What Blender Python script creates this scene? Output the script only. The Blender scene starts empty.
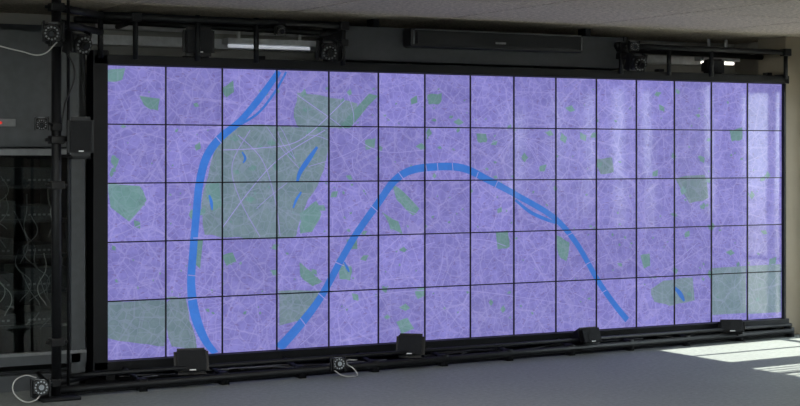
import bpy, bmesh, math, random
from mathutils import Vector, Matrix
random.seed(7)
scene = bpy.context.scene
scene.view_settings.view_transform = 'Standard'

# ------------------------------------------------------------------ survey
CX, CY, EYE = -3.48, -10.30, 1.50
YAW = math.radians(28.93)
F = 1622.0
def on_plane(px, py, yw):
    """survey point: where the sight line of a photo point meets the plane y = yw"""
    a = (px-400)/F; c = (156-py)/F
    dx = a*math.cos(YAW)+math.sin(YAW); dy = -a*math.sin(YAW)+math.cos(YAW)
    t = (yw-CY)/dy
    return Vector((CX+dx*t, yw, EYE+c*t))

# ------------------------------------------------------------------ materials
def lin(c):
    r = []
    for v in c:
        v = v/255.0
        r.append(v/12.92 if v <= 0.04045 else ((v+0.055)/1.055)**2.4)
    return (*r, 1.0)

def mat(name, col, rough=0.5, metal=0.0, var=0.12, scale=20, bump=0.0, emit=None, es=0.0, spec=0.5):
    m = bpy.data.materials.new(name); m.use_nodes = True
    nt = m.node_tree; b = nt.nodes['Principled BSDF']
    tc = nt.nodes.new('ShaderNodeTexCoord')
    n = nt.nodes.new('ShaderNodeTexNoise'); n.inputs['Scale'].default_value = scale; n.inputs['Detail'].default_value = 6
    nt.links.new(tc.outputs['Object'], n.inputs['Vector'])
    r = nt.nodes.new('ShaderNodeValToRGB')
    c = lin(col)
    r.color_ramp.elements[0].position = 0.3; r.color_ramp.elements[1].position = 0.7
    r.color_ramp.elements[0].color = (*[x*(1-var) for x in c[:3]], 1)
    r.color_ramp.elements[1].color = (*[min(1, x*(1+var)) for x in c[:3]], 1)
    nt.links.new(n.outputs['Fac'], r.inputs['Fac'])
    nt.links.new(r.outputs['Color'], b.inputs['Base Color'])
    b.inputs['Roughness'].default_value = rough; b.inputs['Metallic'].default_value = metal
    b.inputs['Specular IOR Level'].default_value = spec
    if bump > 0:
        bp = nt.nodes.new('ShaderNodeBump'); bp.inputs['Strength'].default_value = bump; bp.inputs['Distance'].default_value = 0.01
        nt.links.new(n.outputs['Fac'], bp.inputs['Height']); nt.links.new(bp.outputs['Normal'], b.inputs['Normal'])
    if emit:
        b.inputs['Emission Color'].default_value = lin(emit); b.inputs['Emission Strength'].default_value = es
    return m

M_black = mat('black_metal', (16, 17, 20), 0.5, 0.0, spec=.3)
M_plastic = mat('black_plastic', (14, 14, 16), 0.4, spec=.35)
M_grille = mat('speaker_grille', (28, 29, 32), 0.7, 0, 0.5, 400, 0.5, spec=.3)
M_dark = mat('dark_grey_panel', (60, 62, 66), 0.6)
M_steel = mat('grey_steel', (130, 132, 135), 0.35, 0.6)
M_white = mat('white_plastic', (220, 221, 223), 0.4)
M_glassb = mat('lens_glass', (12, 14, 22), 0.08)
M_wall = mat('painted_wall', (160, 154, 144), 0.8, 0, 0.05, 6)
M_walld = mat('back_wall_paint', (158, 155, 148), 0.8, 0, 0.06, 6)
M_col = mat('beige_column_paint', (150, 139, 122), 0.8, 0, 0.06, 5)
M_frame = mat('window_frame_metal', (70, 72, 75), 0.4, 0.3)
M_cable = mat('grey_cable_rubber', (180, 180, 178), 0.5)
M_cableb = mat('black_cable_rubber', (14, 14, 15), 0.5)
M_fill_lamp = mat('fill_lamp_diffuser', (240, 240, 240), 0.4, emit=(255, 246, 232), es=3.0)
M_led = mat('red_led', (200, 30, 30), 0.4, emit=(255, 40, 30), es=.6)
M_cab = mat('cabinet_grey_paint', (68, 71, 74), 0.5)
M_cabin = mat('cabinet_interior_black', (24, 26, 28), 0.6)
M_equip = mat('rack_equipment', (56, 59, 62), 0.5, 0.0, 0.4, 60, spec=.3)

# ceiling wood-wool boards
def ceiling_mat():
    m = bpy.data.materials.new('wood_wool_ceiling_board'); m.use_nodes = True
    nt = m.node_tree; b = nt.nodes['Principled BSDF']; b.inputs['Roughness'].default_value = 0.95
    tc = nt.nodes.new('ShaderNodeTexCoord')
    n = nt.nodes.new('ShaderNodeTexNoise'); n.inputs['Scale'].default_value = 34; n.inputs['Detail'].default_value = 8; n.inputs['Roughness'].default_value = 0.75
    n2 = nt.nodes.new('ShaderNodeTexNoise'); n2.inputs['Scale'].default_value = 3
    nt.links.new(tc.outputs['Object'], n.inputs['Vector']); nt.links.new(tc.outputs['Object'], n2.inputs['Vector'])
    r = nt.nodes.new('ShaderNodeValToRGB')
    r.color_ramp.elements[0].position = .38; r.color_ramp.elements[0].color = lin((158, 148, 132))
    r.color_ramp.elements[1].position = .62; r.color_ramp.elements[1].color = lin((230, 218, 200))
    nt.links.new(n.outputs['Fac'], r.inputs['Fac'])
    mx = nt.nodes.new('ShaderNodeMixRGB'); mx.blend_type = 'MULTIPLY'; mx.inputs['Fac'].default_value = .15
    nt.links.new(r.outputs['Color'], mx.inputs['Color1']); nt.links.new(n2.outputs['Fac'], mx.inputs['Color2'])
    nt.links.new(mx.outputs['Color'], b.inputs['Base Color'])
    bp = nt.nodes.new('ShaderNodeBump'); bp.inputs['Strength'].default_value = .5; bp.inputs['Distance'].default_value = .01
    nt.links.new(n.outputs['Fac'], bp.inputs['Height']); nt.links.new(bp.outputs['Normal'], b.inputs['Normal'])
    return m
M_ceil = ceiling_mat()
M_joint = mat('ceiling_joint_batten', (70, 64, 56), .9)

def floor_mat():
    m = bpy.data.materials.new('grey_linoleum_floor'); m.use_nodes = True
    nt = m.node_tree; b = nt.nodes['Principled BSDF']
    tc = nt.nodes.new('ShaderNodeTexCoord')
    n = nt.nodes.new('ShaderNodeTexNoise'); n.inputs['Scale'].default_value = 30; n.inputs['Detail'].default_value = 8; n.inputs['Roughness'].default_value = .8
    n2 = nt.nodes.new('ShaderNodeTexNoise'); n2.inputs['Scale'].default_value = 1.3; n2.inputs['Detail'].default_value = 4
    nt.links.new(tc.outputs['Object'], n.inputs['Vector']); nt.links.new(tc.outputs['Object'], n2.inputs['Vector'])
    r = nt.nodes.new('ShaderNodeValToRGB')
    r.color_ramp.elements[0].position = .34; r.color_ramp.elements[0].color = lin((112, 117, 115))
    r.color_ramp.elements[1].position = .66; r.color_ramp.elements[1].color = lin((146, 151, 148))
    nt.links.new(n.outputs['Fac'], r.inputs['Fac'])
    mx = nt.nodes.new('ShaderNodeMixRGB'); mx.blend_type = 'MULTIPLY'; mx.inputs['Fac'].default_value = .2
    nt.links.new(r.outputs['Color'], mx.inputs['Color1']); nt.links.new(n2.outputs['Fac'], mx.inputs['Color2'])
    nt.links.new(mx.outputs['Color'], b.inputs['Base Color'])
    b.inputs['Roughness'].default_value = .55; b.inputs['Specular IOR Level'].default_value = .3
    return m
M_floor = floor_mat()

def screen_mat(name, c_lo, c_hi, c_road, road_amt=0.35, es=1.0, speck=.35):
    m = bpy.data.materials.new(name); m.use_nodes = True
    nt = m.node_tree; b = nt.nodes['Principled BSDF']
    L = nt.links.new; N = nt.nodes.new
    tc = N('ShaderNodeTexCoord')
    n = N('ShaderNodeTexNoise'); n.inputs['Scale'].default_value = 9; n.inputs['Detail'].default_value = 6; n.inputs['Roughness'].default_value = .75
    L(tc.outputs['Object'], n.inputs['Vector'])
    r = N('ShaderNodeValToRGB')
    r.color_ramp.elements[0].position = .36; r.color_ramp.elements[0].color = lin(c_lo)
    r.color_ramp.elements[1].position = .62; r.color_ramp.elements[1].color = lin(c_hi)
    L(n.outputs['Fac'], r.inputs['Fac'])
    last = r.outputs['Color']
    for sc, th, amt in ((17, .045, road_amt), (7, .028, road_amt), (2.8, .010, road_amt*1.2)):
        v = N('ShaderNodeTexVoronoi'); v.feature = 'DISTANCE_TO_EDGE'; v.inputs['Scale'].default_value = sc
        L(tc.outputs['Object'], v.inputs['Vector'])
        lt = N('ShaderNodeMath'); lt.operation = 'LESS_THAN'; lt.inputs[1].default_value = th
        L(v.outputs['Distance'], lt.inputs[0])
        mu = N('ShaderNodeMath'); mu.operation = 'MULTIPLY'; mu.inputs[1].default_value = amt
        L(lt.outputs[0], mu.inputs[0])
        mx = N('ShaderNodeMixRGB'); L(mu.outputs[0], mx.inputs['Fac']); L(last, mx.inputs['Color1'])
        mx.inputs['Color2'].default_value = lin(c_road); last = mx.outputs['Color']
    # label specks
    n3 = N('ShaderNodeTexNoise'); n3.inputs['Scale'].default_value = 46; n3.inputs['Detail'].default_value = 1
    mp = N('ShaderNodeMapping'); mp.inputs['Scale'].default_value = (.5, 1, 1.5); mp.inputs['Location'].default_value = (3, 3, 3)
    L(tc.outputs['Object'], mp.inputs['Vector']); L(mp.outputs['Vector'], n3.inputs['Vector'])
    gt = N('ShaderNodeMath'); gt.operation = 'GREATER_THAN'; gt.inputs[1].default_value = .66; L(n3.outputs['Fac'], gt.inputs[0])
    mu = N('ShaderNodeMath'); mu.operation = 'MULTIPLY'; mu.inputs[1].default_value = speck; L(gt.outputs[0], mu.inputs[0])
    mx = N('ShaderNodeMixRGB'); L(mu.outputs[0], mx.inputs['Fac']); L(last, mx.inputs['Color1']); mx.inputs['Color2'].default_value = lin((108, 84, 142)); last = mx.outputs['Color']
    g = N('ShaderNodeNewGeometry')
    mr = N('ShaderNodeMapRange'); mr.inputs['To Min'].default_value = es*.89; mr.inputs['To Max'].default_value = es*1.07
    L(g.outputs['Random Per Island'], mr.inputs['Value'])
    L(last, b.inputs['Emission Color']); L(mr.outputs['Result'], b.inputs['Emission Strength'])
    b.inputs['Base Color'].default_value = (.045, .045, .042, 1)
    b.inputs['Roughness'].default_value = .09
    b.inputs['Specular IOR Level'].default_value = .55
    return m
M_map = screen_mat('lcd_map_city', (114, 109, 182), (136, 131, 206), (166, 159, 218), .30, .97, .5)
M_park = screen_mat('lcd_map_park', (98, 122, 134), (116, 138, 150), (144, 154, 188), .25, .97, .12)
M_park2 = screen_mat('lcd_map_garden', (94, 132, 134), (106, 144, 146), (136, 156, 178), .2, .97, .1)
M_river = screen_mat('lcd_map_river', (44, 106, 196), (52, 116, 206), (46, 118, 222), 0, .97, 0)
M_road = screen_mat('lcd_map_road', (144, 138, 206), (156, 150, 212), (190, 178, 240), 0, .97, 0)

def glass_mat(name, fac):
    m = bpy.data.materials.new(name); m.use_nodes = True
    nt = m.node_tree; nt.nodes.clear()
    o = nt.nodes.new('ShaderNodeOutputMaterial'); t = nt.nodes.new('ShaderNodeBsdfTransparent'); g = nt.nodes.new('ShaderNodeBsdfGlossy')
    t.inputs['Color'].default_value = (.93, .96, .95, 1); g.inputs['Roughness'].default_value = .02
    mx = nt.nodes.new('ShaderNodeMixShader'); mx.inputs['Fac'].default_value = fac
    nt.links.new(t.outputs[0], mx.inputs[1]); nt.links.new(g.outputs[0], mx.inputs[2]); nt.links.new(mx.outputs[0], o.inputs['Surface'])
    return m
M_glass = glass_mat('window_glass', .07)
M_smoke = glass_mat('smoked_cabinet_glass', .06)
M_smoke.node_tree.nodes['Transparent BSDF'].inputs['Color'].default_value = (.75, .78, .78, 1)

# ------------------------------------------------------------------ mesh helpers
def bx(bm, c, s, rot=None, bev=0.0):
    r = bmesh.ops.create_cube(bm, size=1.0)
    vs = r['verts']
    bmesh.ops.scale(bm, vec=s, verts=vs)
    if bev > 0:
        es = list({e for v in vs for e in v.link_edges})
        rr = bmesh.ops.bevel(bm, geom=es, offset=bev, segments=2, affect='EDGES', profile=.5)
        vs = list({v for f in rr['faces'] for v in f.verts} | {v for v in vs if v.is_valid})
    if rot is not None:
        bmesh.ops.rotate(bm, cent=(0, 0, 0), matrix=rot, verts=vs)
    bmesh.ops.translate(bm, vec=c, verts=vs)

def tube(bm, p1, p2, r, seg=16, r2=None):
    p1 = Vector(p1); p2 = Vector(p2); d = p2-p1
    q = d.to_track_quat('Z', 'Y').to_matrix().to_4x4()
    q.translation = (p1+p2)/2
    bmesh.ops.create_cone(bm, cap_ends=True, segments=seg, radius1=r, radius2=r if r2 is None else r2, depth=d.length, matrix=q)

def empty(name, loc=(0, 0, 0)):
    e = bpy.data.objects.new(name, None); e.empty_display_size = .2; e.location = loc
    scene.collection.objects.link(e); return e

def fin(bm, name, m, parent=None, smooth=False):
    me = bpy.data.meshes.new(name); bmesh.ops.recalc_face_normals(bm, faces=bm.faces)
    bm.to_mesh(me); bm.free(); me.materials.append(m)
    if smooth:
        for p in me.polygons: p.use_smooth = True
    o = bpy.data.objects.new(name, me); scene.collection.objects.link(o)
    if parent:
        o.parent = parent
        o.matrix_parent_inverse = Matrix.Translation(-parent.location)
    return o

def cable(name, pts, r, m, parent=None):
    cu = bpy.data.curves.new(name, 'CURVE'); cu.dimensions = '3D'; cu.bevel_depth = r; cu.bevel_resolution = 2
    sp = cu.splines.new('BEZIER'); sp.bezier_points.add(len(pts)-1)
    for bp_, p in zip(sp.bezier_points, pts):
        bp_.co = p; bp_.handle_left_type = bp_.handle_right_type = 'AUTO'
    cu.materials.append(m)
    o = bpy.data.objects.new(name, cu); scene.collection.objects.link(o)
    if parent:
        o.parent = parent; o.matrix_parent_inverse = Matrix.Translation(-parent.location)
    return o

def simple(name, m, boxes, parent=None):
    bm = bmesh.new()
    for b in boxes: bx(bm, *b)
    return fin(bm, name, m, parent)

# ------------------------------------------------------------------ room shell
XL, XR, YB, YF, H = -6.0, 6.16, 0.95, -12.5, 2.50
simple('floor', M_floor, [(((XL+XR)/2, (YB+YF)/2, -.05), (XR-XL+.4, YB-YF+.4, .1))])
# ceiling of boards with open joints
bm = bmesh.new()
x = XL
bw, bl = 1.22, 2.44
while x < XR+.1:
    x2 = min(x+bw, XR+.15)
    y = YB+.1
    while y > YF:
        y2 = max(y-bl/2, YF-.1)
        bx(bm, ((x+x2)/2, (y+y2)/2, H+.03), (x2-x-.018, y-y2-.018, .06))
        y = y2-.0001
    x = x2 if x2 < XR+.14 else 99
ce = fin(bm, 'ceiling', M_ceil)
bm = bmesh.new()
bx(bm, ((XL+XR)/2, (YB+YF)/2, H+.075), (XR-XL+.4, YB-YF+.4, .04))
fin(bm, 'ceiling_backing', M_joint, ce)
simple('wall_back', M_walld, [(((XL+XR)/2, YB+.1, H/2), (XR-XL+.4, .2, H))])

def glazed_wall(name, axis, pos, lo, hi, wins, m, start, blinds):
    """axis 'x': wall plane at x=pos running along y; axis 'y': wall plane at y=pos running along x"""
    def B(bm, u, z, su, sz, th=.2, off=0.0, rot=None):
        if axis == 'x': bx(bm, (pos+off, u, z), (th, su, sz), rot)
        else: bx(bm, (u, pos+off, z), (su, th, sz), rot)
    bm = bmesh.new(); prev = lo
    for (a, b_, z0, z1) in sorted(wins):
        B(bm, (prev+a)/2, H/2, a-prev, H); B(bm, (a+b_)/2, z0/2, b_-a, z0); B(bm, (a+b_)/2, (z1+H)/2, b_-a, H-z1)
        prev = b_
    B(bm, (prev+hi)/2, H/2, hi-prev, H)
    fin(bm, name, m)
    for i, (a, b_, z0, z1) in enumerate(sorted(wins)):
        mid = (a+b_)/2
        e = empty('window_%d' % (start+i), (pos, mid, (z0+z1)/2) if axis == 'x' else (mid, pos, (z0+z1)/2))  # also names the added fill windows of the rear and left walls
        bm = bmesh.new(); w = .05
        B(bm, a+w/2, (z0+z1)/2, w, z1-z0, .08); B(bm, b_-w/2, (z0+z1)/2, w, z1-z0, .08)
        B(bm, mid, z0+w/2, b_-a, w, .08); B(bm, mid, z1-w/2, b_-a, w, .08)
        B(bm, mid, (z0+z1)/2, .04, z1-z0, .06)
        B(bm, mid, z0+.55, b_-a, .04, .06)
        fin(bm, 'frame', M_frame, e)
        bm = bmesh.new(); B(bm, mid, (z0+z1)/2, b_-a-.04, z1-z0-.04, .006); fin(bm, 'pane', M_glass, e)
        if blinds and z0 > .3:
            bm = bmesh.new()
            for k in range(4+(i*2) % 4):
                B(bm, b_-.08-k*.085, (z0+z1)/2+.03, .012, z1-z0, .05, -.15, Matrix.Rotation(.5, 3, 'Z'))
            B(bm, mid, z1+.1, b_-a, .04, .05, -.15)
            fin(bm, 'vertical_blind', M_white, e)
wr = [(-1.05, -.12, .05, 2.10), (-2.0, -1.25, .9, 2.2), (-3.0, -2.15, .7, 2.2), (-4.15, -3.15, .8, 2.2), (-5.2, -4.5, 1.0, 2.1)]
glazed_wall('wall_right', 'x', XR+.1, YF, YB, wr, M_wall, 1, True)
glazed_wall('wall_rear', 'y', YF-.1, XL, XR, [(-5.7, -3.5, .5, 2.3), (-3.2, -1.0, .5, 2.3), (-.7, 1.5, .5, 2.3)], M_wall, 6, False)  # rear windows are out of view, added for frontal fill light
glazed_wall('wall_left', 'x', XL-.1, YF, YB, [(-11.5, -9.0, .5, 2.3), (-8.6, -6.1, .5, 2.3), (-5.7, -3.2, .5, 2.3)], M_wall, 9, False)  # windows on this side are unseen too, added for more fill
# column at the right end of the display
simple('column', M_col, [((6.03, .20, H/2), (.22, .34, H))])
simple('baseboard_back', M_dark, [(((XL+XR)/2, YB-.01, .05), (XR-XL, .02, .1))])
# outside ground
bm = bmesh.new(); bx(bm, (0, -6, -.25), (90, 90, .1)); fin(bm, 'courtyard_ground', mat('gravel', (150, 146, 136), .9, 0, .3, 4))
# unseen trees outside the right-hand windows, added to vary the reflection
M_bark = mat('tree_bark', (70, 58, 46), .9, 0, .3, 12, .5)
M_leaf = mat('tree_leaves', (70, 92, 50), .8, 0, .5, 9)
for (tx_, ty_, th_) in ((10.4, 3.4, 4.0), (12.5, 8.2, 4.8)):
    e = empty('added_tree', (tx_, ty_, -.2))
    bm = bmesh.new(); tube(bm, (tx_, ty_, -.2), (tx_+.1, ty_, th_*.5), .14, 12, .08)
    for k in range(6):
        a = k*1.05; tube(bm, (tx_+.1, ty_, th_*(.35+.02*k)), (tx_+math.cos(a)*.9, ty_+math.sin(a)*.9, th_*.75), .05, 8, .015)
    fin(bm, 'trunk', M_bark, e)
    bm = bmesh.new()
    for k in range(420):
        a = random.uniform(0, math.tau); r_ = random.uniform(.1, 1.25); z = th_*.72+random.gauss(0, .55)
        c = Vector((tx_+math.cos(a)*r_, ty_+math.sin(a)*r_, z)); R = Matrix.Rotation(random.uniform(0, 6), 3, Vector((random.random(), random.random(), random.random()+.1)).normalized())
        vs = [bm.verts.new(c+R @ Vector(v)) for v in ((-.12, 0, 0), (0, .06, 0), (.12, 0, 0), (0, -.06, 0))]
        bm.faces.new(vs)
    fin(bm, 'leaves', M_leaf, e)

# ------------------------------------------------------------------ video wall
P = .39; W = 15*P; Z0 = .15; Z1 = Z0+5*P
cols = [0.0]+[on_plane(px, 156, 0).x for px in (165.5, 222, 276.5, 328.5, 378, 424.5, 470, 513.5, 555.5, 596, 636, 674, 711, 747)]+[W]
vw = empty('video_wall', (W/2, 0, Z0))
bm = bmesh.new()
for i in range(15):
    for j in range(5):
        hw = (cols[i+1]-cols[i])/2-.002
        c = Vector(((cols[i]+cols[i+1])/2, 0, Z0+(j+.5)*P))
        tx = random.uniform(-.005, .005); tz = random.uniform(-.005, .005)
        R = Matrix.Rotation(tx, 3, 'X') @ Matrix.Rotation(tz, 3, 'Z')
        h = P/2-.002
        vs = [bm.verts.new(c+R @ Vector(v)) for v in ((-hw, 0, -h), (hw, 0, -h), (hw, 0, h), (-hw, 0, h))]
        bm.faces.new(vs)
me = bpy.data.meshes.new('display_panels'); bm.to_mesh(me); bm.free(); me.materials.append(M_map)
o = bpy.data.objects.new('display_panels', me); scene.collection.objects.link(o); o.parent = vw; o.matrix_parent_inverse = Matrix.Translation(-vw.location)
simple('display_bodies', M_plastic, [(((cols[i]+cols[i+1])/2, .05, Z0+(j+.5)*P), (cols[i+1]-cols[i]-.004, .09, P-.004)) for i in range(15) for j in range(5)], vw)
# bezels
bm = bmesh.new(); bw_ = .0095
for i in range(1, 15): bx(bm, (cols[i], -.005, (Z0+Z1)/2), (bw_, .010, Z1-Z0))
for j in range(1, 5): bx(bm, (W/2, -.005, Z0+j*P), (W, .010, bw_*.85))
fin(bm, 'bezel_grid', M_plastic, vw)

def catmull(pts, n=8):
    out = []
    p = [pts[0]]+list(pts)+[pts[-1]]
    for i in range(1, len(p)-2):
        for k in range(n):
            t = k/n
            q = []
            for d in range(len(p[0])):
                a, b_, c, e = p[i-1][d], p[i][d], p[i+1][d], p[i+2][d]
                q.append(.5*((2*b_)+(-a+c)*t+(2*a-5*b_+4*c-e)*t*t+(-a+3*b_-3*c+e)*t**3))
            out.append(tuple(q))
    out.append(tuple(pts[-1])); return out

def clampw(v):
    v.x = min(max(v.x, .003), W-.003); v.z = min(max(v.z, Z0+.003), Z1-.003); return v
def ribbon(bm, pts, y, smooth=True):
    """pts: (px, py, width_m)"""
    if smooth: pts = catmull(pts)
    c = [(on_plane(p[0], p[1], 0), p[2]) for p in pts]
    L_, R_ = [], []
    for i, (q, w) in enumerate(c):
        d = (c[min(i+1, len(c)-1)][0]-c[max(i-1, 0)][0]); d.y = 0
        if d.length < 1e-6: d = Vector((1, 0, 0))
        d.normalize(); nrm = Vector((-d.z, 0, d.x))*w/2
        a = clampw(q+nrm); b_ = clampw(q-nrm)
        L_.append(bm.verts.new((a.x, y, a.z))); R_.append(bm.verts.new((b_.x, y, b_.z)))
    for i in range(len(c)-1):
        try: bm.faces.new((L_[i], R_[i], R_[i+1], L_[i+1]))
        except ValueError: pass
def poly(bm, pts, y, jit=1.0):
    out = []
    n = len(pts)
    for i in range(n):
        a = pts[i]; b_ = pts[(i+1) % n]
        for k in range(3):
            t = k/3
            out.append((a[0]*(1-t)+b_[0]*t+random.uniform(-jit, jit), a[1]*(1-t)+b_[1]*t+random.uniform(-jit, jit)))
    vs = []
    for p in out:
        v = clampw(on_plane(p[0], p[1], 0)); vs.append(bm.verts.new((v.x, y, v.z)))
    f = bm.faces.new(vs)
    bmesh.ops.triangulate(bm, faces=[f])
def layer(bm, name, m):
    # all faces look to -Y
    for f in bm.faces:
        f.normal_update()
        if f.normal.y > 0: f.normal_flip()
    me = bpy.data.meshes.new(name); bm.to_mesh(me); bm.free(); me.materials.append(m)
    o = bpy.data.objects.new(name, me); scene.collection.objects.link(o); o.parent = vw; o.matrix_parent_inverse = Matrix.Translation(-vw.location)

bm = bmesh.new()
for pl, yy, j in (([(228, 127), (262, 124), (298, 127), (328, 128), (327, 160), (318, 185), (303, 208), (296, 237), (262, 239), (225, 237), (204, 234), (201, 205), (207, 178), (214, 152)], -.0015, 1.0),
    ([(293, 118), (298, 92), (330, 97), (358, 103), (352, 120), (342, 128), (298, 127)], -.0016, 1.0),
    ([(106, 302), (165, 300), (165, 346), (140, 344), (106, 338)], -.0015, 1.0),
    ([(167, 297), (186, 298), (190, 320), (197, 348), (172, 347), (164, 320)], -.0016, 1.0),
    ([(748, 266), (781, 264), (781, 312), (748, 314)], -.0015, .2),
    ([(712, 268), (746, 266), (746, 313), (712, 315)], -.0015, .2),
    ([(278, 291), (326, 290), (316, 304), (300, 320), (279, 325)], -.0015, 1.0),
    ([(650, 290), (664, 280), (692, 278), (694, 300), (670, 306), (655, 302)], -.0015, 1.0),
    ([(676, 178), (705, 174), (708, 198), (690, 204)], -.0015, 1.0),
    ([(596, 160), (612, 158), (614, 172), (600, 174)], -.0015, 1.0)):
    poly(bm, pl, yy, j)
layer(bm, 'map_parks', M_park)
bm = bmesh.new()
for pl in ([(108, 183), (140, 186), (147, 200), (130, 222), (110, 208)], [(112, 155), (119, 158), (116, 168), (110, 163)],
           [(392, 182), (402, 190), (420, 208), (412, 216), (396, 200)], [(338, 262), (352, 268), (350, 280), (340, 278)],
           [(396, 322), (407, 318), (414, 328), (402, 334)], [(495, 232), (508, 230), (510, 247), (498, 250)],
           [(222, 88), (233, 80), (234, 92), (226, 98)], [(427, 95), (442, 93), (440, 104), (429, 104)],
           [(556, 235), (570, 242), (566, 262), (558, 255)], [(338, 128), (368, 94), (378, 96), (350, 128)],
           [(365, 140), (376, 138), (374, 148), (366, 149)], [(195, 240), (203, 240), (200, 270), (194, 262)],
           [(382, 212), (398, 222), (402, 234), (390, 228)], [(346, 240), (356, 236), (358, 248), (349, 250)],
           [(476, 134), (486, 134), (487, 142), (478, 143)], [(640, 255), (650, 254), (650, 266), (643, 268)],
           [(730, 130), (742, 128), (742, 140), (732, 141)], [(222, 255), (232, 252), (236, 262), (226, 266)],
           [(300, 262), (306, 268), (322, 282), (312, 286), (300, 276)], [(415, 290), (424, 286), (424, 296), (417, 299)],
           [(206, 185), (219, 182), (222, 205), (214, 212), (207, 200)], [(106, 70), (125, 68), (122, 80), (108, 82)],
           [(140, 96), (160, 98), (158, 110), (146, 108)], [(300, 214), (316, 200), (322, 214), (312, 232), (300, 234)]):
    poly(bm, pl, -.002, .8)
for k in range(330):
    px = random.uniform(110, 777); py = random.uniform(88, 318); s = random.choice([1, 1, 1.5, 1.5, 2, 3, 4.5])*random.uniform(.8, 1.2)
    a = random.uniform(0, 3)
    q = [(px+math.cos(a+t)*s*r_, py+math.sin(a+t)*s*r_) for t, r_ in ((0, 1), (1.4, .7), (3.0, 1.1), (4.7, .7))]
    poly(bm, q, -.0022, .3)
layer(bm, 'map_gardens', M_park2)
# avenues
bm = bmesh.new()
for k in range(60):
    cx, cy = random.choice([(352, 150), (300, 170), (450, 235), (520, 130), (560, 290), (240, 300), (150, 140), (650, 180), (700, 240), (430, 300)])
    a = random.uniform(0, math.tau); l = random.uniform(25, 70); o_ = random.uniform(0, 20)
    p1 = (cx+math.cos(a)*o_, cy+math.sin(a)*o_); p2 = (cx+math.cos(a)*l, cy+math.sin(a)*l*.9)
    mid = ((p1[0]+p2[0])/2+random.uniform(-4, 4), (p1[1]+p2[1])/2+random.uniform(-4, 4))
    if not all(112 < q[0] < 775 and 88 < q[1] < 310 for q in (p1, p2)): continue
    ribbon(bm, [(*p1, .0045), (*mid, .0045), (*p2, .0045)], -.0028)
for r_ in ([(222, 228), (250, 190), (280, 158), (325, 130)], [(238, 135), (262, 160), (275, 200), (280, 236)], [(106, 240), (160, 215), (190, 190)],
           [(260, 237), (240, 200), (232, 165), (250, 130)], [(222, 150), (260, 148), (300, 140), (345, 100)], [(300, 345), (360, 300), (450, 290), (540, 300), (600, 310)],
           [(290, 90), (330, 118), (376, 150), (425, 150)], [(328, 130), (352, 175), (372, 205)]):
    ribbon(bm, [(q[0], q[1], .006) for q in r_], -.0030)
layer(bm, 'map_avenues', M_road)
# rivers
bm = bmesh.new()
def river(pts, y, k=.92): ribbon(bm, [(a, b_, c*k) for a, b_, c in pts], y)
river([(279, 71, .045), (262, 95, .055), (241, 120, .05), (219, 139, .06), (206, 158, .065), (199, 185, .062), (196, 215, .06), (193, 250, .06), (191, 285, .065), (195, 315, .075), (205, 340, .06), (216, 354, .045)], -.0035)
river([(286, 72, .016), (274, 93, .018), (258, 113, .018), (238, 126, .016), (222, 137, .02)], -.0036)
river([(278, 349, .075), (298, 327, .07), (320, 298, .06), (343, 256, .058), (358, 231, .058), (378, 203, .06), (393, 182, .062), (409, 171, .062), (432, 167, .062), (462, 168, .062), (490, 181, .058), (518, 196, .050), (553, 217, .050), (576, 243, .050), (598, 281, .050), (614, 304, .052), (627, 320, .055)], -.0035)
river([(515, 200, .02), (530, 212, .03), (545, 219, .03), (556, 223, .02)], -.0036)
river([(317, 147, .02), (308, 160, .04), (300, 172, .035), (297, 182, .02)], -.0035)
river([(301, 192, .015), (296, 200, .02), (293, 208, .012)], -.0035)
river([(209, 195, .012), (211, 202, .025), (212, 210, .012)], -.0035)
river([(242, 152, .01), (245, 158, .02), (243, 163, .01)], -.0035)
river([(674, 287, .02), (680, 294, .045), (684, 301, .02)], -.0035)
river([(344, 262, .01), (347, 268, .022), (349, 272, .01)], -.0035)
layer(bm, 'map_rivers', M_river)
# bridges
bm = bmesh.new()
for a, b_ in (((193, 238), (203, 238)), ((188, 275), (197, 276)), ((188, 300), (198, 298)), ((425, 163), (427, 173)), ((452, 163), (453, 173)), ((398, 172), (404, 180)), ((370, 205), (378, 212)), ((335, 262), (344, 266)), ((318, 293), (326, 300)), ((498, 180), (494, 189)), ((572, 233), (564, 237)), ((590, 262), (583, 266)), ((606, 290), (600, 294)), ((478, 172), (475, 181)), ((300, 318), (306, 326)), ((215, 136), (222, 144)), ((437, 163), (438, 173))):
    ribbon(bm, [(*a, .006), (*b_, .006)], -.0042, False)
layer(bm, 'map_bridges', M_road)
# rigid outer frame of the display
bm = bmesh.new()
fl = .10
bx(bm, (-fl/2-.005, .02, (Z0+Z1)/2+.02), (fl, .14, Z1-Z0+.15), None, .004)
bx(bm, (W+.012, .03, (Z0+Z1)/2+.02), (.024, .12, Z1-Z0+.12), None, .003)
bx(bm, (W/2-.03, .02, Z1+.035), (W+.14, .14, .065), None, .004)
bx(bm, (W/2-.03, .02, Z0-.032), (W+.14, .14, .06), None, .004)
for i in range(0, 16, 3): bx(bm, (min(max(i*P, .03), W-.03), .14, 1.1), (.05, .06, 2.2))
for i in range(0, 16, 3): bx(bm, (min(max(i*P, .03), W-.03), .25, .03), (.06, .5, .06))
fin(bm, 'support_frame', M_black, vw)

# ------------------------------------------------------------------ rigging (black tube truss)
rig = empty('truss_rig', (-.5, -.5, 0))
bm = bmesh.new()
A = Vector((-.49, -.50, 0))
tube(bm, A, A+Vector((0, 0, 2.49)), .030)
tube(bm, A+Vector((.085, .03, 0)), A+Vector((.085, .03, 2.49)), .010)
for z in (.10, 2.33): tube(bm, A+Vector((0, 0, z)), (-.06, -.07, z-.02), .022)
bx(bm, A+Vector((0, 0, .01)), (.24, .24, .02))
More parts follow.
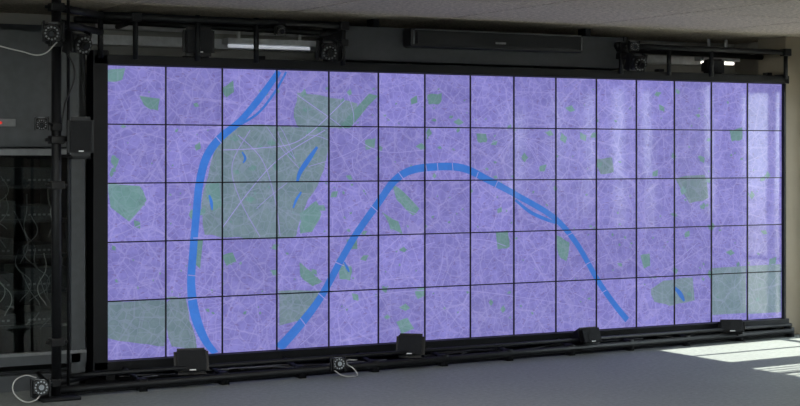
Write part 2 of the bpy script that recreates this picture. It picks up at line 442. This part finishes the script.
# front floor rail, slightly splayed from the display
r0 = Vector((-.49, -.50, .05)); r1 = Vector((5.86, -.10, .05))
tube(bm, r0, r1, .024)
tube(bm, r0+Vector((0, .10, .07)), r1+Vector((0, .0, .05)), .015)
for k in range(12):
    t = k/11
    p = r0.lerp(r1, t)
    bx(bm, (p.x, p.y+.02, .04), (.05, .07, .08))
    tube(bm, (p.x, p.y, .05), (p.x+.02, -.02 if p.y < -.05 else 0.0, .10), .014)
# upper rails
tube(bm, (-.12, -.06, 2.42), (1.75, -.06, 2.42), .026)
tube(bm, (-.12, .30, 2.42), (5.9, .30, 2.34), .022)
tube(bm, (4.10, -.06, 2.36), (5.86, -.06, 2.36), .022)
for x_ in (-.06, .18, .62, 1.05, 1.72, 4.15, 4.62, 5.05, 5.84):
    tube(bm, (x_, -.06, 2.14), (x_, -.06, 2.45 if x_ < 3 else 2.38), .018)
tube(bm, (-.05, -.06, 2.42), A+Vector((0, 0, 2.42)), .024)
for x_ in (.18, 1.72, 4.15, 5.84): tube(bm, (x_, -.06, 2.40 if x_ < 3 else 2.36), (x_, .30, 2.38), .018)
fin(bm, 'tubes', M_black, rig, True)
bm = bmesh.new()
for z in (.35, 1.32, 1.60, 2.20, 2.30, 2.42):
    bx(bm, A+Vector((0, 0, z)), (.085, .085, .05), None, .006)
    tube(bm, A+Vector((-.07, 0, z)), A+Vector((.07, 0, z)), .010)
for x_ in (.18, 1.72, 4.15, 5.84): bx(bm, (x_, -.06, 2.42 if x_ < 3 else 2.36), (.07, .07, .06), None, .006)
fin(bm, 'clamps', M_plastic, rig)
# black floor plinth/cable tray under the display
bm = bmesh.new()
vs = [(-.42, -.40), (5.86, -.07), (5.86, .45), (-.42, .45)]
bot = [bm.verts.new((a, b_, .0)) for a, b_ in vs]; top = [bm.verts.new((a, b_, .022)) for a, b_ in vs]
bm.faces.new(top); bm.faces.new(bot[::-1])
for i in range(4): bm.faces.new((bot[i], bot[(i+1) % 4], top[(i+1) % 4], top[i]))
fin(bm, 'base_tray', M_black, rig)
for k in range(9):
    x0 = random.uniform(0, 4.6); L = random.uniform(.5, 1.2)
    pts = [(x0+L*t/4, -.16+random.uniform(-.06, .06)+.02*(x0), .035+random.uniform(0, .04)) for t in range(5)]
    cable('floor_cable', pts, .007 if k < 7 else .004, M_cableb if k < 7 else M_steel, rig)

# grey housing above the display
hs = empty('projection_screen_housing', (2.95, .1, 2.2))
p0 = on_plane(345, 25, .0); p1 = on_plane(626, 42, .0)
bm = bmesh.new()
bx(bm, ((p0.x+p1.x)/2, .14, (2.185+2.43)/2), (p1.x-p0.x, .26, .245), None, .006)
fin(bm, 'casing', M_dark, hs)
bm = bmesh.new()
bx(bm, (p0.x-.02, .14, 2.31), (.04, .28, .25), None, .004); bx(bm, (p1.x+.0, .14, 2.31), (.04, .28, .25), None, .004)
bx(bm, (p0.x+.3, .14, 2.46), (.05, .1, .07)); bx(bm, (p1.x-.3, .14, 2.46), (.05, .1, .07))
fin(bm, 'end_caps', M_black, hs)

# soundbar
sb = empty('soundbar', (2.8, -.1, 2.3))
q0 = on_plane(407, 37, -.1); q1 = on_plane(580, 45, -.1)
zc = (q0.z+q1.z)/2+.0
sl = q1.x-q0.x; sx = (q0.x+q1.x)/2
bm = bmesh.new(); bx(bm, (sx, -.09, zc), (sl, .13, .135), None, .018); fin(bm, 'body', M_plastic, sb)
bm = bmesh.new(); bx(bm, (sx, -.158, zc), (sl-.10, .010, .09), None, .003); fin(bm, 'front_grille', M_grille, sb)
bm = bmesh.new(); bx(bm, (sx, -.165, zc-.02), (.09, .003, .014)); bx(bm, (sx, -.158, zc+.057), (sl-.06, .004, .004)); bx(bm, (sx+sl/2-.025, -.158, zc), (.008, .006, .10)); bx(bm, (sx-sl/2+.025, -.158, zc), (.008, .006, .10)); fin(bm, 'logo_plate', M_steel, sb)
bm = bmesh.new()
for d in (-.45, .45): bx(bm, (sx+d, -.012, zc), (.05, .036, .10))
fin(bm, 'brackets', M_black, sb)

# ------------------------------------------------------------------ tracking cameras
def tracker(loc, aim, mount, s=1.0):
    e = empty('motion_tracking_camera', loc)
    loc = Vector(loc); d = Vector(aim).normalized()
    R = d.to_track_quat('Y', 'Z').to_matrix()
    def T(v): return loc+R @ (Vector(v)*s)
    bm = bmesh.new()
    bx(bm, loc, (.085*s, .07*s, .085*s), R, .010*s)
    for k in range(5): bx(bm, T((0, -.04-.0, -.03+k*.015)), (.075*s, .025*s, .006*s), R)
    tube(bm, T((0, .03, 0)), T((0, .055, 0)), .042*s, 24)
    tube(bm, T((0, .05, 0)), T((0, .075, 0)), .020*s, 20)
    fin(bm, 'body', M_plastic, e)
    bm = bmesh.new()
    for k in range(12):
        a = k*math.tau/12
        tube(bm, T((.032*math.cos(a)*1, .054, .032*math.sin(a))), T((.032*math.cos(a), .058, .032*math.sin(a))), .005*s, 8)
    bx(bm, T((.0, 0, .044)), (.05*s, .03*s, .003), R)
    fin(bm, 'led_ring', M_steel, e)
    bm = bmesh.new(); tube(bm, T((0, .074, 0)), T((0, .077, 0)), .015*s, 20); fin(bm, 'lens', M_glassb, e)
    bm = bmesh.new()
    m_ = Vector(mount); tube(bm, loc, loc.lerp(m_, .5)+Vector((0, 0, .01)), .010*s); tube(bm, loc.lerp(m_, .5)+Vector((0, 0, .01)), m_, .012*s)
    bx(bm, m_, (.06, .06, .05), None, .006)
    bx(bm, T((.05, 0, 0)), (.008*s, .05*s, .10*s), R); bx(bm, T((-.05, 0, 0)), (.008*s, .05*s, .10*s), R)
    fin(bm, 'bracket', M_black, e)
    return e
tracker((-.39, -.60, 2.20), (.3, -1, -.3), A+Vector((0, 0, 2.20)), 1.4)
tracker((-.55, -.64, 2.26), (-.5, -1, -.3), A+Vector((0, 0, 2.24)), 1.2)
tracker((-.60, -.56, 1.70), (-.3, -1, -.2), A+Vector((0, 0, 1.68)), .8)
p = on_plane(327, 50, -.16); tracker(p, (-.2, -1, -.35), (1.72, -.06, 2.30), 1.35)
p = on_plane(636, 62, -.16); tracker(p, (-.1, -1, -.35), (4.15, -.06, 2.28), 1.35)
p = on_plane(634, 46, -.14); tracker(p, (-.5, -1, -.2), (4.15, -.06, 2.34), .8)
tracker((-.62, -.60, .09), (-.2, -1, .15), (-.5, -.5, .10), 1.1)
p = on_plane(338, 364, -.42); tracker(p, (-.3, -1, .15), (p.x+.03, -.37, .08), 1.0)
p = on_plane(280, 30, -.10); tracker(p, (-.1, -1, -.35), (p.x+.02, -.06, 2.40), .7)

# cables near them
cb = empty('hanging_cable', (-.7, -.6, .1))
cable('cord', [(-.60, -.62, .09), (-.68, -.66, .02), (-.78, -.68, .05), (-.80, -.64, .12), (-.72, -.60, .17), (-.64, -.58, .15)], .004, M_cable, cb)
p = on_plane(345, 372, -.45)
cb = empty('hanging_cable', p)
cable('cord', [(p.x-.08, -.43, .05), (p.x-.04, -.50, .012), (p.x+.02, -.53, .008), (p.x+.07, -.50, .012), (p.x+.06, -.46, .05), (p.x+.02, -.43, .09), (p.x+.12, -.40, .10)], .004, M_cable, cb)
cb = empty('hanging_cable', (-.3, -.5, 2.2))
cable('cord', [(-.45, -.55, 2.16), (-.38, -.52, 2.02), (-.44, -.50, 1.80), (-.47, -.47, 1.4), (-.46, -.46, .8), (-.47, -.46, .2)], .006, M_cableb, cb)
cb = empty('hanging_cable', (-.7, -.5, 2.2))
cable('cord', [(-.50, -.55, 2.20), (-.60, -.56, 2.12), (-.72, -.52, 2.14), (-.95, -.45, 2.20)], .004, M_cable, cb)
p = on_plane(327, 50, -.16)
cb = empty('hanging_cable', p)
cable('cord', [(p.x+.02, -.12, p.z-.03), (p.x+.10, -.14, p.z-.08), (p.x+.14, -.12, p.z+.0), (p.x+.08, -.08, p.z+.10)], .004, M_cableb, cb)

# ------------------------------------------------------------------ speakers
def monitor_speaker(loc, w, d, h, yaw, tilt=0.0, name='loudspeaker', logo=True):
    loc = Vector(loc)
    e = empty(name, loc)
    R = Matrix.Rotation(yaw, 3, 'Z') @ Matrix.Rotation(tilt, 3, 'X')
    def T(v): return loc+R @ Vector(v)
    # tapered cabinet, narrower at the back
    bm = bmesh.new()
    r = bmesh.ops.create_cube(bm, size=1.0)
    for v in r['verts']:
        if v.co.y > 0: v.co.x *= .68; v.co.z *= .85
        v.co.x *= w; v.co.y *= d; v.co.z *= h
    bmesh.ops.bevel(bm, geom=list(bm.edges), offset=.022, segments=4, affect='EDGES')
    bmesh.ops.rotate(bm, cent=(0, 0, 0), matrix=R, verts=bm.verts); bmesh.ops.translate(bm, vec=loc, verts=bm.verts)
    fin(bm, 'cabinet', M_plastic, e)
    bm = bmesh.new(); bx(bm, T((0, -d/2-.001, 0)), (w*.78, .012, h*.78), R, .005); fin(bm, 'grille', M_grille, e)
    bm = bmesh.new()
    tube(bm, T((0, -d/2-.006, -h*.12)), T((0, -d/2-.010, -h*.12)), min(w, h)*.30, 28); tube(bm, T((0, -d/2-.006, h*.27)), T((0, -d/2-.010, h*.27)), min(w, h)*.10, 20)
    fin(bm, 'driver_rings', M_grille, e)
    if logo:
        bm = bmesh.new(); bx(bm, T((0, -d/2-.009, -h*.36)), (w*.18, .003, .008), R); fin(bm, 'logo', M_white, e)
    bm = bmesh.new()
    tube(bm, T((-w*.4, .02, -h*.52)), T((w*.4, .02, -h*.52)), .010)
    bx(bm, T((0, .02, -h*.52)), (w*.5, d*.6, .012), R)
    fin(bm, 'mount', M_black, e)
    return e
sp = monitor_speaker((-.36, -.56, 1.62), .17, .15, .25, -.2)
bm = bmesh.new(); tube(bm, (-.36, -.50, 1.62), A+Vector((0, 0, 1.60)), .014); tube(bm, (-.36, -.50, 1.50), A+Vector((0, 0, 1.50)), .010); fin(bm, 'wall_arm', M_black, sp)
for (px, py, yy, w, h, ya) in ((190, 375, -.28, .24, .18, -.2), (412, 353, -.22, .22, .18, -.7), (585, 338, -.16, .22, .14, .1), (730, 323, -.10, .23, .12, -.5)):
    p = on_plane(px, py, yy)
    monitor_speaker((p.x, yy, .035+h/2+.01), w, .16, h, ya, -.35, 'floor_monitor_speaker')
# upper black loudspeaker and box
p = on_plane(197, 42, .02); monitor_speaker((p.x, .03, p.z), .23, .16, .20, -.1, .0)
p = on_plane(718, 66, .02); monitor_speaker((p.x, .10, p.z-.005), .17, .16, .13, -.1, .0, 'loudspeaker', False)

# ------------------------------------------------------------------ back wall services
tk = empty('cable_trunking', (3, .85, 2.3))
bm = bmesh.new()
bx(bm, (2.95, .88, 2.33), (5.7, .10, .07)); bx(bm, (2.95, .90, 2.20), (5.7, .06, .03))
tube(bm, (.2, .80, 2.43), (5.9, .80, 2.43), .03)
fin(bm, 'trunk', M_white, tk)
M_tube = mat('lamp_tube', (255, 255, 255), .4, emit=(255, 250, 235), es=2.2)
M_tube2 = mat('lamp_tube_dim', (255, 255, 255), .4, emit=(235, 242, 255), es=.35)
for (xa, xb, mt) in ((5.45, 5.80, M_tube), (1.10, 1.75, M_tube2)):
    xm = (xa+xb)/2
    fx = empty('fluorescent_lamp', (xm, .55, 2.33))
    bm = bmesh.new(); bx(bm, (xm, .55, 2.33), (xb-xa+.05, .12, .04)); bx(bm, (xa+.08, .55, 2.43), (.02, .02, .15)); bx(bm, (xb-.08, .55, 2.43), (.02, .02, .15)); fin(bm, 'housing', M_white, fx)
    bm = bmesh.new(); tube(bm, (xa, .55, 2.295), (xb, .55, 2.295), .012); fin(bm, 'tube', mt, fx)

# ------------------------------------------------------------------ glazed equipment cabinet at left
gc = empty('glazed_equipment_cabinet', (-1.0, .3, 0))
x0, x1, yf, yb = -1.9, -.17, -.08, .85
bm = bmesh.new()
bx(bm, (x0+.02, (yf+yb)/2, 1.17), (.04, yb-yf, 2.34)); bx(bm, (x1-.02, (yf+yb)/2, 1.17), (.04, yb-yf, 2.34))
bx(bm, ((x0+x1)/2, (yf+yb)/2, 2.32), (x1-x0, yb-yf, .04)); bx(bm, ((x0+x1)/2, (yf+yb)/2, .05), (x1-x0, yb-yf, .10))
bx(bm, ((x0+x1)/2, yf+.015, 1.95), (x1-x0, .03, .78))
for x_ in (x0+.03, -1.08, -.24): bx(bm, (x_, yf, .78), (.06, .05, 1.4))
bx(bm, ((x0+x1)/2, yf, .20), (x1-x0, .05, .07))
fin(bm, 'carcass', M_cab, gc)
bm = bmesh.new()
bx(bm, ((x0+x1)/2, yb-.04, 1.17), (x1-x0-.08, .03, 2.2)); bx(bm, ((x0+x1)/2, (yf+yb)/2, .115), (x1-x0-.1, yb-yf-.1, .02)); bx(bm, ((x0+x1)/2, (yf+yb)/2, 1.56), (x1-x0-.1, yb-yf-.1, .02))
fin(bm, 'interior_lining', M_cabin, gc)
bm = bmesh.new()
bx(bm, ((x0+x1)/2, yf-.02, 1.525), (x1-x0, .07, .045), None, .006)
bx(bm, ((x0+x1)/2, yf-.01, .235), (x1-x0, .05, .018)); bx(bm, (-1.02, yf-.03, .9), (.02, .03, .25), None, .004)
fin(bm, 'transom_rail', mat('cabinet_rail', (112, 114, 116), .4, .0), gc)
bm = bmesh.new(); bx(bm, ((x0+x1)/2, yf+.005, .86), (x1-x0-.06, .006, 1.26)); fin(bm, 'glass_door', M_smoke, gc)
bm = bmesh.new()
for z in (.40, .62, .85, 1.08, 1.30):
    bx(bm, ((x0+x1)/2, .33, z), (x1-x0-.1, .6, .02))
    for x_ in (-1.6, -1.2, -.72, -.42):
        hgt = random.uniform(.06, .15); bx(bm, (x_, .30, z+.01+hgt/2), (random.uniform(.2, .28), .5, hgt), None, .004)
fin(bm, 'racked_units', M_equip, gc)
bm = bmesh.new()
for z in (.44, .67, .89, 1.12, 1.345):
    for x_ in (-.72, -.42):
        for k in range(6): bx(bm, (x_-.08+k*.032, .045, z), (.016, .006, .012))
fin(bm, 'port_panels', M_steel, gc)
for k in range(20):
    xx = -.80+k*.028; zz = random.uniform(.7, 1.42)
    cable('patch_lead', [(xx, .04, zz), (xx+random.uniform(-.05, .05), -.02, zz-.10), (xx+random.uniform(-.1, .1), -.01, zz-.22), (xx+random.uniform(-.06, .06), .04, zz-.34)], .0028, random.choice([M_cable, M_cableb, M_steel, M_steel]), gc)
bm = bmesh.new(); tube(bm, (-.735, yf-.02, 1.71), (-.735, yf-.045, 1.71), .009); fin(bm, 'status_led', M_led, gc)
bm = bmesh.new(); bx(bm, (-.70, yf-.008, 1.712), (.14, .018, .05), None, .004); fin(bm, 'label_plate', mat('label_grey', (120, 122, 124), .5), gc)

# ------------------------------------------------------------------ unseen ceiling fittings, added as fill light
for (x_, y_) in ((-4.2, -3.0), (-1.6, -3.0), (.9, -3.0), (-4.2, -6.0), (-1.6, -6.0), (.9, -6.0)):
    e = empty('fill_ceiling_light', (x_, y_, H))
    bm = bmesh.new(); bx(bm, (x_, y_, H-.03), (1.25, .20, .055), None, .006); fin(bm, 'housing', M_white, e)
    bm = bmesh.new(); bx(bm, (x_, y_, H-.060), (1.18, .15, .008)); fin(bm, 'diffuser', M_fill_lamp, e)
    al = bpy.data.lights.new('fill_lamp', 'AREA'); al.shape = 'RECTANGLE'; al.size = 1.15; al.size_y = .14; al.energy = 24; al.color = (1, .97, .92)
    ao = bpy.data.objects.new('fill_lamp', al); scene.collection.objects.link(ao); ao.location = (x_, y_, H-.07); ao.parent = e
    ao.matrix_parent_inverse = Matrix.Translation(-e.location)

# ------------------------------------------------------------------ light
w = bpy.data.worlds.new('daylight'); scene.world = w; w.use_nodes = True
bg = w.node_tree.nodes['Background']; bg.inputs['Color'].default_value = (.86, .93, 1, 1); bg.inputs['Strength'].default_value = 7.0
s = bpy.data.lights.new('sun', 'SUN'); s.energy = 20; s.angle = .01; s.color = (1, .95, .86)
so = bpy.data.objects.new('sun', s); scene.collection.objects.link(so)
so.rotation_euler = Vector((-math.cos(math.radians(46)), -.05, -math.sin(math.radians(46)))).to_track_quat('-Z', 'Y').to_euler()
so.location = (12, 0, 8)

# ------------------------------------------------------------------ camera
cam = bpy.data.cameras.new('camera'); co = bpy.data.objects.new('camera', cam); scene.collection.objects.link(co)
co.location = (CX, CY, EYE); co.rotation_euler = (math.radians(90), 0, -YAW)
cam.sensor_width = 36; cam.lens = F/800*36; cam.shift_y = -47/800; cam.clip_end = 200
scene.camera = co
